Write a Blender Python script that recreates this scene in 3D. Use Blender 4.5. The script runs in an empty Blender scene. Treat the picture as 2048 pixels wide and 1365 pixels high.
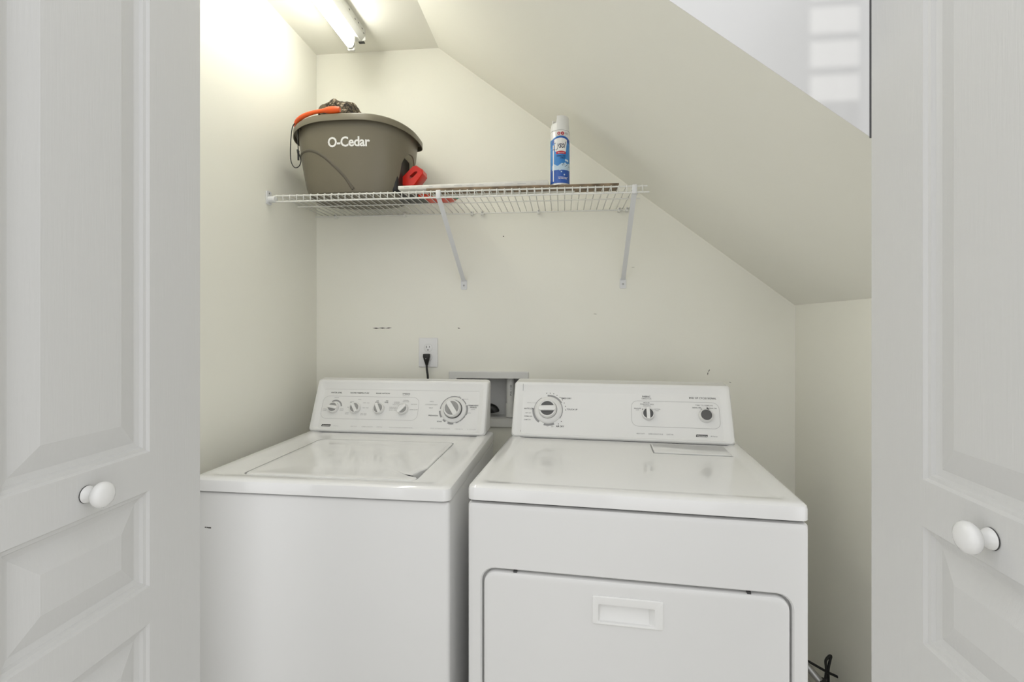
import bpy, bmesh, math, random
from mathutils import Vector, Matrix, noise

random.seed(4)
SC = bpy.context.scene
COL = SC.collection
PI = math.pi

# ------------------------------------------------------------------ camera
cd = bpy.data.cameras.new('camera')
cd.sensor_width = 36.0
cd.lens = 36.0 * 1000.0 / 2048.0
cd.shift_y = -29.5 / 2048.0
cd.clip_start = 0.02
cam = bpy.data.objects.new('camera', cd)
cam.location = (0.0, -2.0317, 1.285)
cam.rotation_euler = (math.radians(90), 0, math.atan(0.102))
COL.objects.link(cam)
SC.camera = cam

# ------------------------------------------------------------------ world, exposure
SC.view_settings.view_transform = 'Standard'
SC.view_settings.look = 'None'
SC.view_settings.exposure = 0.0
SC.view_settings.gamma = 1.0
SC.view_settings.use_curve_mapping = False
wd = bpy.data.worlds.new('world')
SC.world = wd
wd.use_nodes = True
WORLD_STRENGTH = 1.40
TUBE_STRENGTH = 22.0
SPOT_WATTS = 1500.0
bg = wd.node_tree.nodes['Background']
bg.inputs[0].default_value = (0.985, 0.99, 1.0, 1)
bg.inputs[1].default_value = WORLD_STRENGTH
# added spot lamp, masked to throw paned light patches on the white wall
SPOT_FROM = Vector((0.485, -1.07, 1.815)) + Vector((-0.35, -0.90, 0.22)).normalized() * 12.0
SPOT_TO = Vector((0.485, -1.07, 1.815))
ld = bpy.data.lights.new('patch_spot', 'SPOT')
ld.energy = SPOT_WATTS
ld.color = (1.0, 0.98, 0.94)
ld.spot_size = math.radians(3.0)
ld.spot_blend = 0.0
ld.shadow_soft_size = 0.02
spot_obj = bpy.data.objects.new('patch_spot', ld)
spot_obj.location = SPOT_FROM
spot_obj.rotation_euler = (SPOT_TO - SPOT_FROM).to_track_quat('-Z', 'Y').to_euler()
COL.objects.link(spot_obj)

# ------------------------------------------------------------------ materials
def srgb(r, g, b):
    f = lambda c: (c / 255 / 12.92) if c / 255 <= 0.04045 else ((c / 255 + 0.055) / 1.055) ** 2.4
    return (f(r), f(g), f(b), 1)

def mat(name, col, rough=0.5, spec=0.5, coat=0.0, metal=0.0, emit=0.0, ecol=None,
        bump=0.0, bscale=60, bstretch=(1, 1, 1), var=0.0, vscale=3.0, coat_rough=0.05):
    m = bpy.data.materials.new(name)
    m.use_nodes = True
    nt = m.node_tree
    b = nt.nodes['Principled BSDF']
    b.inputs['Base Color'].default_value = col
    b.inputs['Roughness'].default_value = rough
    b.inputs['Specular IOR Level'].default_value = spec
    b.inputs['Coat Weight'].default_value = coat
    b.inputs['Coat Roughness'].default_value = coat_rough
    b.inputs['Metallic'].default_value = metal
    if emit:
        b.inputs['Emission Color'].default_value = ecol or col
        b.inputs['Emission Strength'].default_value = emit
    if bump or var:
        tc = nt.nodes.new('ShaderNodeTexCoord')
        mp = nt.nodes.new('ShaderNodeMapping')
        mp.inputs['Scale'].default_value = bstretch
        nt.links.new(tc.outputs['Object'], mp.inputs['Vector'])
    if bump:
        nz = nt.nodes.new('ShaderNodeTexNoise')
        nz.inputs['Scale'].default_value = bscale
        nz.inputs['Detail'].default_value = 4
        nt.links.new(mp.outputs[0], nz.inputs['Vector'])
        bp = nt.nodes.new('ShaderNodeBump')
        bp.inputs['Strength'].default_value = bump
        bp.inputs['Distance'].default_value = 0.002
        nt.links.new(nz.outputs['Fac'], bp.inputs['Height'])
        nt.links.new(bp.outputs['Normal'], b.inputs['Normal'])
    if var:
        n2 = nt.nodes.new('ShaderNodeTexNoise')
        n2.inputs['Scale'].default_value = vscale
        n2.inputs['Detail'].default_value = 3
        nt.links.new(mp.outputs[0], n2.inputs['Vector'])
        rp = nt.nodes.new('ShaderNodeValToRGB')
        rp.color_ramp.elements[0].position = 0.3
        rp.color_ramp.elements[1].position = 0.7
        rp.color_ramp.elements[0].color = tuple(c * (1 - var) for c in col[:3]) + (1,)
        rp.color_ramp.elements[1].color = tuple(min(1, c * (1 + var)) for c in col[:3]) + (1,)
        nt.links.new(n2.outputs['Fac'], rp.inputs['Fac'])
        nt.links.new(rp.outputs['Color'], b.inputs['Base Color'])
    return m

M = {}
M['wall'] = mat('cream_wall_paint', (0.89, 0.88, 0.80, 1), 0.55, 0.3, bump=0.10, bscale=90, var=0.012, vscale=2.2)
M['white_paint'] = mat('white_satin_paint', (0.69, 0.69, 0.685, 1), 0.25, 0.5, bump=0.03, bscale=6)
M['baffle'] = mat('baffle_paint', (0.72, 0.71, 0.69, 1), 0.7, 0.2, bump=0.05)
M['door'] = mat('moulded_door_paint', (0.635, 0.635, 0.625, 1), 0.42, 0.35, bump=0.22, bscale=34, bstretch=(7, 7, 0.45))
M['knob'] = mat('white_ceramic_knob', (0.78, 0.78, 0.77, 1), 0.18, 0.5, coat=0.3, var=0.004)
M['floor'] = mat('vinyl_floor', (0.64, 0.62, 0.57, 1), 0.45, 0.4, var=0.12, vscale=5, bstretch=(1, 8, 1))
M['enamel'] = mat('white_enamel', (0.80, 0.80, 0.79, 1), 0.10, 0.5, coat=0.3, bump=0.012, bscale=14, var=0.004)
M['enamel_body'] = mat('white_enamel_cabinet', (0.745, 0.745, 0.735, 1), 0.34, 0.45, bump=0.02, bscale=260, var=0.008)
M['console'] = mat('white_console_plastic', (0.80, 0.80, 0.785, 1), 0.28, 0.45, var=0.005)
M['grey_inlay'] = mat('mid_grey_inlay', (0.33, 0.33, 0.32, 1), 0.5, var=0.03, vscale=40)
M['dark_inlay'] = mat('dark_grey_inlay', (0.10, 0.10, 0.10, 1), 0.5, var=0.03, vscale=40)
M['print_dark'] = mat('dark_print', (0.05, 0.05, 0.05, 1), 0.6, var=0.05)
M['print_grey'] = mat('grey_print', (0.32, 0.32, 0.32, 1), 0.6, var=0.05)
M['print_light'] = mat('light_grey_print', (0.55, 0.55, 0.54, 1), 0.6, var=0.03)
M['dark_matte'] = mat('dark_matte_grey', (0.06, 0.06, 0.06, 1), 0.7, var=0.05)
M['wire'] = mat('white_vinyl_wire', (0.80, 0.80, 0.76, 1), 0.4, var=0.01)
M['bracket'] = mat('white_powder_coat', (0.76, 0.77, 0.78, 1), 0.4, var=0.01)
M['bucket'] = mat('grey_bucket_plastic', srgb(116, 110, 94), 0.36, 0.4, bump=0.04, bscale=220, var=0.03, vscale=5)
M['bucket_dark'] = mat('charcoal_bucket_plastic', srgb(72, 71, 66), 0.4, 0.4, bump=0.04, bscale=220, var=0.03)
M['bucket_arch'] = mat('bucket_arch_plastic', srgb(92, 87, 76), 0.45, 0.4, var=0.03)
M['white_print'] = mat('white_print', (0.85, 0.85, 0.83, 1), 0.5, var=0.01)
M['red'] = mat('red_plastic', srgb(222, 36, 18), 0.3, 0.5, var=0.04)
M['orange'] = mat('orange_plastic', srgb(236, 92, 28), 0.35, 0.5, var=0.04)
M['red_orange'] = mat('red_orange_foil', srgb(226, 62, 22), 0.3, 0.5, bump=0.2, bscale=30, var=0.05)
M['green'] = mat('green_foil', srgb(60, 150, 110), 0.4, var=0.05)
M['black'] = mat('black_rubber', (0.012, 0.012, 0.012, 1), 0.45, var=0.1)
M['metal'] = mat('grey_metal', (0.45, 0.45, 0.45, 1), 0.35, metal=0.9, var=0.05)
M['fixture'] = mat('white_sheet_metal', (0.74, 0.74, 0.70, 1), 0.4, var=0.02)
M['tube'] = mat('lit_fluorescent_tube', (1, 1, 1, 1), 0.4, emit=TUBE_STRENGTH, ecol=(1.0, 0.985, 0.90, 1), var=0.001)
M['plate'] = mat('white_outlet_plastic', (0.82, 0.82, 0.82, 1), 0.3, var=0.005)
M['pvc'] = mat('white_pvc', (0.74, 0.74, 0.72, 1), 0.4, var=0.03)
M['boxin'] = mat('grey_white_box_plastic', (0.62, 0.62, 0.61, 1), 0.5, var=0.03)
M['card'] = mat('white_printed_card', (0.78, 0.77, 0.72, 1), 0.6, var=0.08, vscale=25)
M['card_brown'] = mat('brown_card_edge', (0.22, 0.16, 0.10, 1), 0.7, var=0.5, vscale=30)
M['can_cap'] = mat('white_cap_plastic', (0.80, 0.80, 0.79, 1), 0.35, var=0.005)
M['can_body'] = mat('white_can_enamel', (0.80, 0.80, 0.80, 1), 0.2, coat=0.4, var=0.005)
M['steel'] = mat('tin_rim', (0.7, 0.7, 0.7, 1), 0.25, metal=1.0, var=0.02)
M['blue'] = mat('can_blue', srgb(40, 130, 205), 0.22, coat=0.4, var=0.10, vscale=18)
M['blue_dark'] = mat('can_deep_blue', srgb(22, 82, 172), 0.22, coat=0.4, var=0.08, vscale=30)
M['blue_pale'] = mat('can_pale_blue', srgb(190, 214, 232), 0.25, coat=0.4, var=0.10, vscale=50)
M['can_red'] = mat('can_red_ribbon', srgb(190, 25, 50), 0.25, coat=0.3, var=0.03)
M['navy'] = mat('can_navy_print', srgb(22, 28, 70), 0.4, var=0.02)
M['scuff'] = mat('dark_scuff', (0.045, 0.04, 0.035, 1), 0.8, var=0.4, vscale=90)
M['scuff_soft'] = mat('soft_scuff', (0.36, 0.34, 0.29, 1), 0.8, var=0.2, vscale=90)

def camo():
    m = bpy.data.materials.new('camouflage_cloth')
    m.use_nodes = True
    nt = m.node_tree
    b = nt.nodes['Principled BSDF']
    b.inputs['Roughness'].default_value = 0.9
    tc = nt.nodes.new('ShaderNodeTexCoord')
    n = nt.nodes.new('ShaderNodeTexNoise')
    n.inputs['Scale'].default_value = 55
    n.inputs['Detail'].default_value = 5
    n.inputs['Distortion'].default_value = 1.0
    nt.links.new(tc.outputs['Object'], n.inputs['Vector'])
    r = nt.nodes.new('ShaderNodeValToRGB')
    r.color_ramp.interpolation = 'CONSTANT'
    e = r.color_ramp.elements
    e[0].position = 0.0; e[0].color = srgb(32, 27, 20)
    e[1].position = 0.45; e[1].color = srgb(84, 74, 58)
    x = e.new(0.53); x.color = srgb(58, 50, 36)
    x = e.new(0.58); x.color = srgb(165, 152, 134)
    x = e.new(0.66); x.color = srgb(70, 60, 44)
    nt.links.new(n.outputs['Fac'], r.inputs['Fac'])
    nt.links.new(r.outputs['Color'], b.inputs['Base Color'])
    return m
M['camo'] = camo()

# ------------------------------------------------------------------ helpers
def link(name, me, m=None, parent=None, smooth=False, angle=40):
    o = bpy.data.objects.new(name, me)
    COL.objects.link(o)
    if m is not None and not me.materials:
        me.materials.append(M[m])
    if parent is not None:
        o.parent = parent
    if smooth:
        for p in me.polygons:
            p.use_smooth = True
        me.set_sharp_from_angle(angle=math.radians(angle))
    return o

def from_bm(name, bm, m, parent=None, smooth=False, recalc=True, angle=40):
    if recalc:
        bmesh.ops.recalc_face_normals(bm, faces=bm.faces)
    me = bpy.data.meshes.new(name)
    bm.to_mesh(me)
    bm.free()
    return link(name, me, m, parent, smooth, angle)

def empty(name, loc=(0, 0, 0), rz=0.0, parent=None):
    o = bpy.data.objects.new(name, None)
    o.location = loc
    o.rotation_euler = (0, 0, rz)
    o.empty_display_size = 0.05
    COL.objects.link(o)
    if parent is not None:
        o.parent = parent
    return o

def tag(o, label, cat, group=None):
    o['label'] = label
    o['category'] = cat
    if group:
        o['group'] = group
    return o

def struct(o):
    o['kind'] = 'structure'
    return o

def add_box(bm, x0, x1, y0, y1, z0, z1, bev=0.0, seg=2, f=None):
    co = [(x0, y0, z0), (x1, y0, z0), (x1, y1, z0), (x0, y1, z0), (x0, y0, z1), (x1, y0, z1), (x1, y1, z1), (x0, y1, z1)]
    v = [bm.verts.new(c) for c in co]
    fs = [bm.faces.new([v[i] for i in q]) for q in
          ((0, 3, 2, 1), (4, 5, 6, 7), (0, 1, 5, 4), (1, 2, 6, 5), (2, 3, 7, 6), (3, 0, 4, 7))]
    if bev:
        es = set(e for q in fs for e in q.edges)
        r = bmesh.ops.bevel(bm, geom=list(es), offset=bev, segments=seg, profile=0.5, affect='EDGES')
        v = list(set(r['verts']) | set(x for x in v if x.is_valid))
    if f:
        for q in v:
            if q.is_valid:
                q.co = Vector(f(*q.co))
    return bm

def box(name, m, parent, x0, x1, y0, y1, z0, z1, bev=0.0, seg=2, f=None):
    bm = bmesh.new()
    add_box(bm, x0, x1, y0, y1, z0, z1, bev, seg, f)
    return from_bm(name, bm, m, parent, smooth=bev > 0, angle=50)

def rrect(x0, x1, y0, y1, r, n=5):
    pts = []
    r = max(1e-5, min(r, (x1 - x0) / 2 - 1e-5, (y1 - y0) / 2 - 1e-5))
    for cx, cy, a0 in ((x1 - r, y1 - r, 0), (x0 + r, y1 - r, 90), (x0 + r, y0 + r, 180), (x1 - r, y0 + r, 270)):
        for i in range(n + 1):
            a = math.radians(a0 + 90 * i / n)
            pts.append((cx + r * math.cos(a), cy + r * math.sin(a)))
    return pts

def add_loft(bm, rings, cap0=False, cap1=True, closed=True):
    vs = [[bm.verts.new(p) for p in r] for r in rings]
    n = len(vs[0])
    for a, b in zip(vs[:-1], vs[1:]):
        for i in range(n if closed else n - 1):
            j = (i + 1) % n
            bm.faces.new((a[i], a[j], b[j], b[i]))
    if cap0:
        bm.faces.new(list(reversed(vs[0])))
    if cap1:
        bm.faces.new(vs[-1])
    return vs

def loft(name, m, parent, rings, cap0=False, cap1=True, smooth=True, angle=35, recalc=True):
    bm = bmesh.new()
    add_loft(bm, rings, cap0, cap1)
    return from_bm(name, bm, m, parent, smooth, recalc, angle)

def catmull(pts, k=8):
    P = [Vector(p) for p in pts]
    out = []
    for i in range(len(P) - 1):
        p0 = P[max(i - 1, 0)]; p1 = P[i]; p2 = P[i + 1]; p3 = P[min(i + 2, len(P) - 1)]
        for j in range(k):
            t = j / k
            out.append(0.5 * ((2 * p1) + (-p0 + p2) * t + (2 * p0 - 5 * p1 + 4 * p2 - p3) * t * t + (-p0 + 3 * p1 - 3 * p2 + p3) * t ** 3))
    out.append(P[-1])
    return out

def add_tube(bm, pts, r, n=8, caps=True):
    P = [Vector(p) for p in pts]
    rr = r if isinstance(r, (list, tuple)) else [r] * len(P)
    rings = []
    up = None
    for i, p in enumerate(P):
        t = (P[min(i + 1, len(P) - 1)] - P[max(i - 1, 0)]).normalized()
        if up is None:
            up = Vector((0, 0, 1)) if abs(t.z) < 0.9 else Vector((1, 0, 0))
        s = t.cross(up).normalized()
        up = s.cross(t).normalized()
        rings.append([p + (s * math.cos(2 * PI * k / n) + up * math.sin(2 * PI * k / n)) * rr[i] for k in range(n)])
    add_loft(bm, rings, caps, caps)

def tube(name, m, parent, pts, r, n=8):
    bm = bmesh.new()
    add_tube(bm, pts, r, n)
    return from_bm(name, bm, m, parent, True, True, 50)

def lathe_rings(prof, n=32, f=None):
    rings = []
    for r, z in prof:
        ring = [(r * math.cos(2 * PI * k / n), r * math.sin(2 * PI * k / n), z) for k in range(n)]
        rings.append([f(*p) for p in ring] if f else ring)
    return rings

def lathe(name, m, parent, prof, n=32, f=None, angle=35):
    bm = bmesh.new()
    add_loft(bm, lathe_rings(prof, n, f), True, True)
    return from_bm(name, bm, m, parent, True, True, angle)

_txt = {}
def text_geo(body, size, bold=0.0, shear=0.0, spacing=1.0):
    """vertices and faces of flat lettering, centred on its box"""
    key = (body, bold, shear, spacing)
    if key not in _txt:
        cu = bpy.data.curves.new('lettering', 'FONT')
        cu.body = body
        cu.size = 1.0
        cu.shear = shear
        cu.fill_mode = 'BOTH'
        cu.offset = bold
        cu.space_character = spacing
        cu.resolution_u = 3
        ob = bpy.data.objects.new('lettering', cu)
        COL.objects.link(ob)
        bpy.context.view_layer.update()
        dg = bpy.context.evaluated_depsgraph_get()
        me = bpy.data.meshes.new_from_object(ob.evaluated_get(dg))
        vs = [(v.co.x, v.co.y) for v in me.vertices]
        fs = [tuple(p.vertices) for p in me.polygons]
        bpy.data.objects.remove(ob)
        bpy.data.curves.remove(cu)
        bpy.data.meshes.remove(me)
        xs = [v[0] for v in vs]; ys = [v[1] for v in vs]
        cx = (min(xs) + max(xs)) / 2; cy = (min(ys) + max(ys)) / 2
        h = 0.73
        _txt[key] = ([((x - cx) / h, (y - cy) / h) for x, y in vs], fs, (max(xs) - min(xs)) / h)
    vs, fs, w = _txt[key]
    return [(x * size, y * size) for x, y in vs], fs, w * size

class Print:
    """flat printed marks laid on a surface given by f(u, v, n)"""
    def __init__(self, f, n=0.0004):
        self.f = f; self.n = n; self.v = []; self.q = []
    def _add(self, pts, faces):
        b = len(self.v)
        self.v += [self.f(u, v, self.n) for u, v in pts]
        self.q += [tuple(b + i for i in q) for q in faces]
    def text(self, s, u, v, size, bold=0.0, shear=0.0, rot=0.0, width=None, spacing=1.0, dv=0.0):
        pts, fs, w = text_geo(s, size, bold, shear, spacing)
        k = (width / w) if width else 1.0
        c, si = math.cos(rot), math.sin(rot)
        self._add([(u + x * k * c - y * si, v + x * k * si + y * c) for x, y in pts], fs)
    def rect(self, u0, u1, v0, v1, skew=0.0):
        self._add([(u0, v0), (u1, v0), (u1 + skew, v1), (u0 + skew, v1)], [(0, 1, 2, 3)])
    def poly(self, pts):
        self._add(pts, [tuple(range(len(pts)))])
    def arc(self, u, v, r0, r1, a0, a1, k=24):
        p = []
        for i in range(k + 1):
            a = math.radians(a0 + (a1 - a0) * i / k)
            p += [(u + r0 * math.cos(a), v + r0 * math.sin(a)), (u + r1 * math.cos(a), v + r1 * math.sin(a))]
        self._add(p, [(2 * i, 2 * i + 1, 2 * i + 3, 2 * i + 2) for i in range(k)])
    def outline(self, pts, w):
        n = len(pts)
        cx = sum(p[0] for p in pts) / n; cy = sum(p[1] for p in pts) / n
        inn = []
        for i in range(n):
            a = Vector(pts[i - 1]); b = Vector(pts[i]); c = Vector(pts[(i + 1) % n])
            t = (c - a).normalized()
            nn = Vector((-t.y, t.x))
            inn.append(tuple(b + nn * w))
        self._add(list(pts) + inn, [(i, (i + 1) % n, n + (i + 1) % n, n + i) for i in range(n)])
    def grid(self, u0, u1, v0, v1, k=10, l=1, fu=None):
        p = []
        for j in range(l + 1):
            for i in range(k + 1):
                u = u0 + (u1 - u0) * i / k; v = v0 + (v1 - v0) * j / l
                p.append(fu(u, v, i / k, j / l) if fu else (u, v))
        w = k + 1
        self._add(p, [(j * w + i, j * w + i + 1, (j + 1) * w + i + 1, (j + 1) * w + i) for j in range(l) for i in range(k)])
    def build(self, name, m, parent):
        me = bpy.data.meshes.new(name)
        me.from_pydata(self.v, [], self.q)
        me.update()
        o = link(name, me, m, parent)
        o['kind'] = 'stuff'
        return o

# ------------------------------------------------------------------ the closet and the room in front of it
XL, XR, YF = -1.043, 0.891, -1.07
CEIL = 2.44
AX, BX, BZ = -0.513, 0.891, 1.366                      # where the slope starts and ends
SL = (CEIL - BZ) / (BX - AX)
def soffit(x): return CEIL - SL * (x - AX)

HX0, HX1, HZ0, HZ1 = -0.440, -0.165, 0.895, 1.080     # hole for the washer outlet box
bm = bmesh.new()
add_box(bm, XL - 0.1, HX0, 0, 0.12, 0, 2.7)
add_box(bm, HX1, XR + 0.1, 0, 0.12, 0, 2.7)
add_box(bm, HX0, HX1, 0, 0.12, 0, HZ0)
add_box(bm, HX0, HX1, 0, 0.12, HZ1, 2.7)
wall_back = struct(from_bm('wall_back', bm, 'wall'))
wall_left = struct(box('wall_left', 'wall', None, XL - 0.1, XL, YF + 0.001, 0, 0, 2.7))
wall_right = struct(box('wall_right', 'wall', None, XR, XR + 0.1, YF + 0.001, 0, 0, BZ + 0.02))
struct(box('floor', 'floor', None, -3.2, 3.6, -4.6, 0.1, -0.05, 0))
struct(box('ceiling', 'wall', None, XL, AX, YF + 0.001, 0, CEIL, CEIL + 0.06))
bm = bmesh.new()
prof = [(AX, CEIL), (BX, BZ), (BX, BZ + 0.09), (AX, CEIL + 0.09)]
add_loft(bm, [[(x, y, z) for x, z in prof] for y in (YF + 0.0005, 0)], True, True)
struct(from_bm('ceiling_slope', bm, 'wall'))
# white front wall whose opening is cut along the slope of the stairs
bm = bmesh.new()
add_box(bm, -3.2, -0.985, YF, YF + 0.1, 0, 3.4)
add_box(bm, -0.985, AX, YF, YF + 0.1, CEIL - 0.30, 3.4)
k = 1.0
pz = [(AX, soffit(AX) - 0.30), (AX + 0.415, soffit(AX) - 0.30), (0.86, soffit(0.86)), (0.86, 3.4), (AX, 3.4)]
xs = AX + 0.30 / SL
pz[1] = (xs, soffit(xs))
add_loft(bm, [[(x, y, z) for x, z in pz] for y in (YF, YF + 0.0004)], True, True)
add_box(bm, 0.86, 3.6, YF, YF + 0.1, 0, 3.4)
wall_front = struct(from_bm('wall_front', bm, 'white_paint'))
box('dark_strip', 'dark_matte', wall_front, 0.5495, 0.5535, YF - 0.0005, YF + 0.0002, soffit(0.5535), 2.25)  # thin dark upright strip on the wall face
# a piece of room wall behind the viewer with a small paned window
WY = -3.95
kk = (WY - SPOT_FROM.y) / (SPOT_TO.y - SPOT_FROM.y)
WC = SPOT_FROM.lerp(SPOT_TO, kk)
pw, pitch, phh, rows = 0.088 * kk, 0.0620 * kk, 0.0500 * kk, 4
WX0, WX1 = WC.x - pw / 2 - 0.012, WC.x + pw / 2 + 0.012
WZ0 = WC.z - 0.125 * kk
WZ1 = WZ0 + rows * pitch
bm = bmesh.new()
add_box(bm, WX0 - 0.45, WX0, WY - 0.02, WY, 0, 3.0)
add_box(bm, WX1, WX1 + 0.45, WY - 0.02, WY, 0, 3.0)
add_box(bm, WX0, WX1, WY - 0.02, WY, 0, WZ0)
add_box(bm, WX0, WX1, WY - 0.02, WY, WZ1, 3.0)
struct(from_bm('spot_baffle', bm, 'baffle'))
mask_root = struct(empty('patch_mask_1', (WX0, WY - 0.01, WZ0)))
bm = bmesh.new()
for i in range(rows + 1):
    add_box(bm, 0.0, WX1 - WX0, -0.004, 0.004, max(0, i * pitch - (pitch - phh) / 2), min(rows * pitch, i * pitch + (pitch - phh) / 2))
add_box(bm, 0, 0.012, -0.004, 0.004, 0, WZ1 - WZ0)
add_box(bm, WX1 - WX0 - 0.012, WX1 - WX0, -0.004, 0.004, 0, WZ1 - WZ0)
from_bm('mask_bars', bm, 'door', mask_root)

# wear on the back wall
def scuff(pts, w, m, wall=wall_back):
    bm = bmesh.new()
    for (x0, z0, x1, z1) in pts:
        d = Vector((x1 - x0, 0, z1 - z0)); n = Vector((-d.z, 0, d.x)).normalized() * w / 2
        a = Vector((x0, -0.0006, z0)); b = Vector((x1, -0.0006, z1)); c = (a + b) / 2
        vs = [bm.verts.new(p) for p in (a, c - n, b, c + n)]
        bm.faces.new(vs)
    return from_bm('scuff_mark', bm, m, wall)
scuff([(-0.797, 1.277, -0.765, 1.2765), (-0.772, 1.2775, -0.735, 1.277), (-0.742, 1.2765, -0.712, 1.2785)], 0.0045, 'scuff')
scuff([(-0.434, 1.278, -0.422, 1.276)], 0.004, 'scuff')
scuff([(-0.245, 1.653, -0.2395, 1.653)], 0.0055, 'scuff')
scuff([(0.565, 1.092, 0.5665, 1.106), (0.5665, 1.104, 0.574, 1.117)], 0.003, 'scuff')
scuff([(0.645, 1.068, 0.655, 1.063)], 0.003, 'scuff_soft')
scuff([(0.27, 1.52, 0.285, 1.521), (0.12, 1.335, 0.137, 1.334)], 0.002, 'scuff_soft')

# ------------------------------------------------------------------ folding doors
def rect4(x0, x1, z0, z1): return [(x0, z0), (x1, z0), (x1, z1), (x0, z1)]

LEAF_W, LEAF_H, LEAF_T, STILE = 0.483, 2.02, 0.034, 0.124
PANELS = [(0.16, 0.784), (0.846, 1.008), (1.073, 1.90)]
def leaf_frame_mesh():
    bm = bmesh.new()
    xs = [0, STILE, LEAF_W - STILE, LEAF_W]
    zs = [0.012] + [z for p in PANELS for z in p] + [LEAF_H]
    for y in (0, LEAF_T):
        vv = [[bm.verts.new((x, y, z)) for z in zs] for x in xs]
        for i in range(3):
            for j in range(len(zs) - 1):
                if i == 1 and j % 2 == 1:
                    continue
                q = (vv[i][j], vv[i + 1][j], vv[i + 1][j + 1], vv[i][j + 1])
                bm.faces.new(q if y == 0 else q[::-1])
    b = []
    for p in rect4(0, LEAF_W, 0.012, LEAF_H):
        b.append([bm.verts.new((p[0], 0, p[1])), bm.verts.new((p[0], LEAF_T, p[1]))])
    for i in range(4):
        j = (i + 1) % 4
        bm.faces.new((b[i][0], b[i][1], b[j][1], b[j][0]))
    bmesh.ops.remove_doubles(bm, verts=bm.verts, dist=1e-5)
    return bm

def panel_bm(z0, z1):
    bm = bmesh.new()
    x0, x1 = STILE, LEAF_W - STILE
    prof = [(0, 0), (0.003, 0.0045), (0.008, 0.0055), (0.0105, 0.010), (0.0165, 0.0115), (0.0195, 0.012), (0.052, 0.0035), (0.0535, 0.003)]
    for sgn in (1, -1):
        rings = []
        for ins, dep in prof:
            y = dep if sgn > 0 else LEAF_T - dep
            rings.append([(x, y, z) for x, z in rect4(x0 + ins, x1 - ins, z0 + ins, z1 - ins)])
        add_loft(bm, rings, False, True)
    return bm

def folding_door(name, loc, ang, side):
    """side = +1: the moulded face looks to local -y; knob on the middle of the leaf"""
    root = struct(empty(name, loc, ang))
    lead = from_bm('door_leaf', leaf_frame_mesh(), 'door', root)
    for z0, z1 in PANELS:
        from_bm('panel', panel_bm(z0, z1), 'door', lead)
    # second leaf folded flat behind the first
    fold = from_bm('door_leaf', leaf_frame_mesh(), 'door', root)
    fold.location = (0, LEAF_T + 0.012, 0)
    for z0, z1 in PANELS:
        from_bm('panel', panel_bm(z0, z1), 'door', fold)
    for z in (0.25, 1.0, 1.75):
        tube('hinge', 'metal', root, [(-0.006 if side > 0 else LEAF_W + 0.006, LEAF_T + 0.006, z), (-0.006 if side > 0 else LEAF_W + 0.006, LEAF_T + 0.006, z + 0.07)], 0.005)
    prof = [(0.0115, 0.0), (0.0125, 0.002), (0.011, 0.006), (0.009, 0.010), (0.0095, 0.015), (0.016, 0.0185), (0.0185, 0.0225), (0.0185, 0.0265), (0.0165, 0.0305), (0.011, 0.0335), (0.004, 0.0348), (0.0005, 0.035)]
    lathe('door_knob', 'knob', lead, prof, 32, lambda x, y, z: (LEAF_W / 2 + x, -z, 1.0405 + y))
    lathe('knob_ring', 'dark_matte', lead, [(0.0122, 0.0), (0.0128, 0.0006), (0.0128, 0.0012), (0.0002, 0.0013)], 24, lambda x, y, z: (LEAF_W / 2 + x, -z, 1.0405 + y))
    return root

S_, C_ = math.sin(math.atan(0.102)), math.cos(math.atan(0.102))
def world_xy(xr, d):      # a place given right of and ahead of the viewpoint
    return (xr * C_ - d * S_, xr * S_ + d * C_ - 2.0317)
# left pair: the leaf runs from the opening out into the room
dl = 0.968
tl = math.atan(0.061)
far = world_xy(-0.624 * dl, dl)
near = world_xy(-0.624 * dl - LEAF_W * math.sin(tl), dl - LEAF_W * math.cos(tl))
ang = math.atan2(far[1] - near[1], far[0] - near[0])
folding_door('door_1', (near[0], near[1], 0.0), ang, 1)
dr = 0.814
tr = math.atan(0.141)
far = world_xy(0.719 * dr, dr)
near = world_xy(0.719 * dr - LEAF_W * math.sin(tr), dr - LEAF_W * math.cos(tr))
ang = math.atan2(near[1] - far[1], near[0] - far[0])
folding_door('door_2', (far[0], far[1], 0.0), ang, -1)

# ------------------------------------------------------------------ control knobs shared by both machines
def face_map(oy, oz, ty, tz):
    e = Vector((0, ty - oy, tz - oz)).normalized()
    n = Vector((1, 0, 0)).cross(e)
    o = Vector((0, oy, oz))
    return lambda u, v, k: tuple(o + Vector((u, 0, 0)) + e * v + n * k)

def control_knob(parent, F, u, v, r, rot, inlay, h=0.017, name='control_knob', base=0.0, halves=(1, 1)):
    g = lambda x, y, z: F(u + x, v + y, base + z)
    k = lathe(name, 'console', parent, [(r * 1.0, 0.0), (r * 1.0, 0.004), (r * 0.95, h * 0.62), (r * 0.90, h * 0.70), (r * 0.80, h * 0.70), (r * 0.79, h * 0.6), (0.0002, h * 0.6)], 36, g)
    c, s = math.cos(rot), math.sin(rot)
    R = lambda x, y, z: g(x * c - y * s, x * s + y * c, z)
    bw = r * 0.27
    ri = r * 0.78
    for sg, on in ((1, halves[0]), (-1, halves[1])):
        if not on:
            continue
        a0 = math.asin(bw / ri)
        pts = []
        for i in range(17):
            a = a0 + (PI - 2 * a0) * i / 16
            pts.append((ri * math.cos(a), sg * ri * math.sin(a)))
        loft('inlay', inlay, k, [[R(x, y, z) for x, y in pts] for z in (h * 0.6, h * 0.63)], False, True, False)
    ring = rrect(-r * 0.93, r * 0.93, -bw, bw, bw * 0.6, 4)
    loft('grip', 'console', k, [[R(x, y, h * 0.55) for x, y in ring], [R(x, y, h * 0.93) for x, y in ring],
                               [R(x * 0.97, y * 0.8, h) for x, y in ring]], False, True)
    return k

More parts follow.
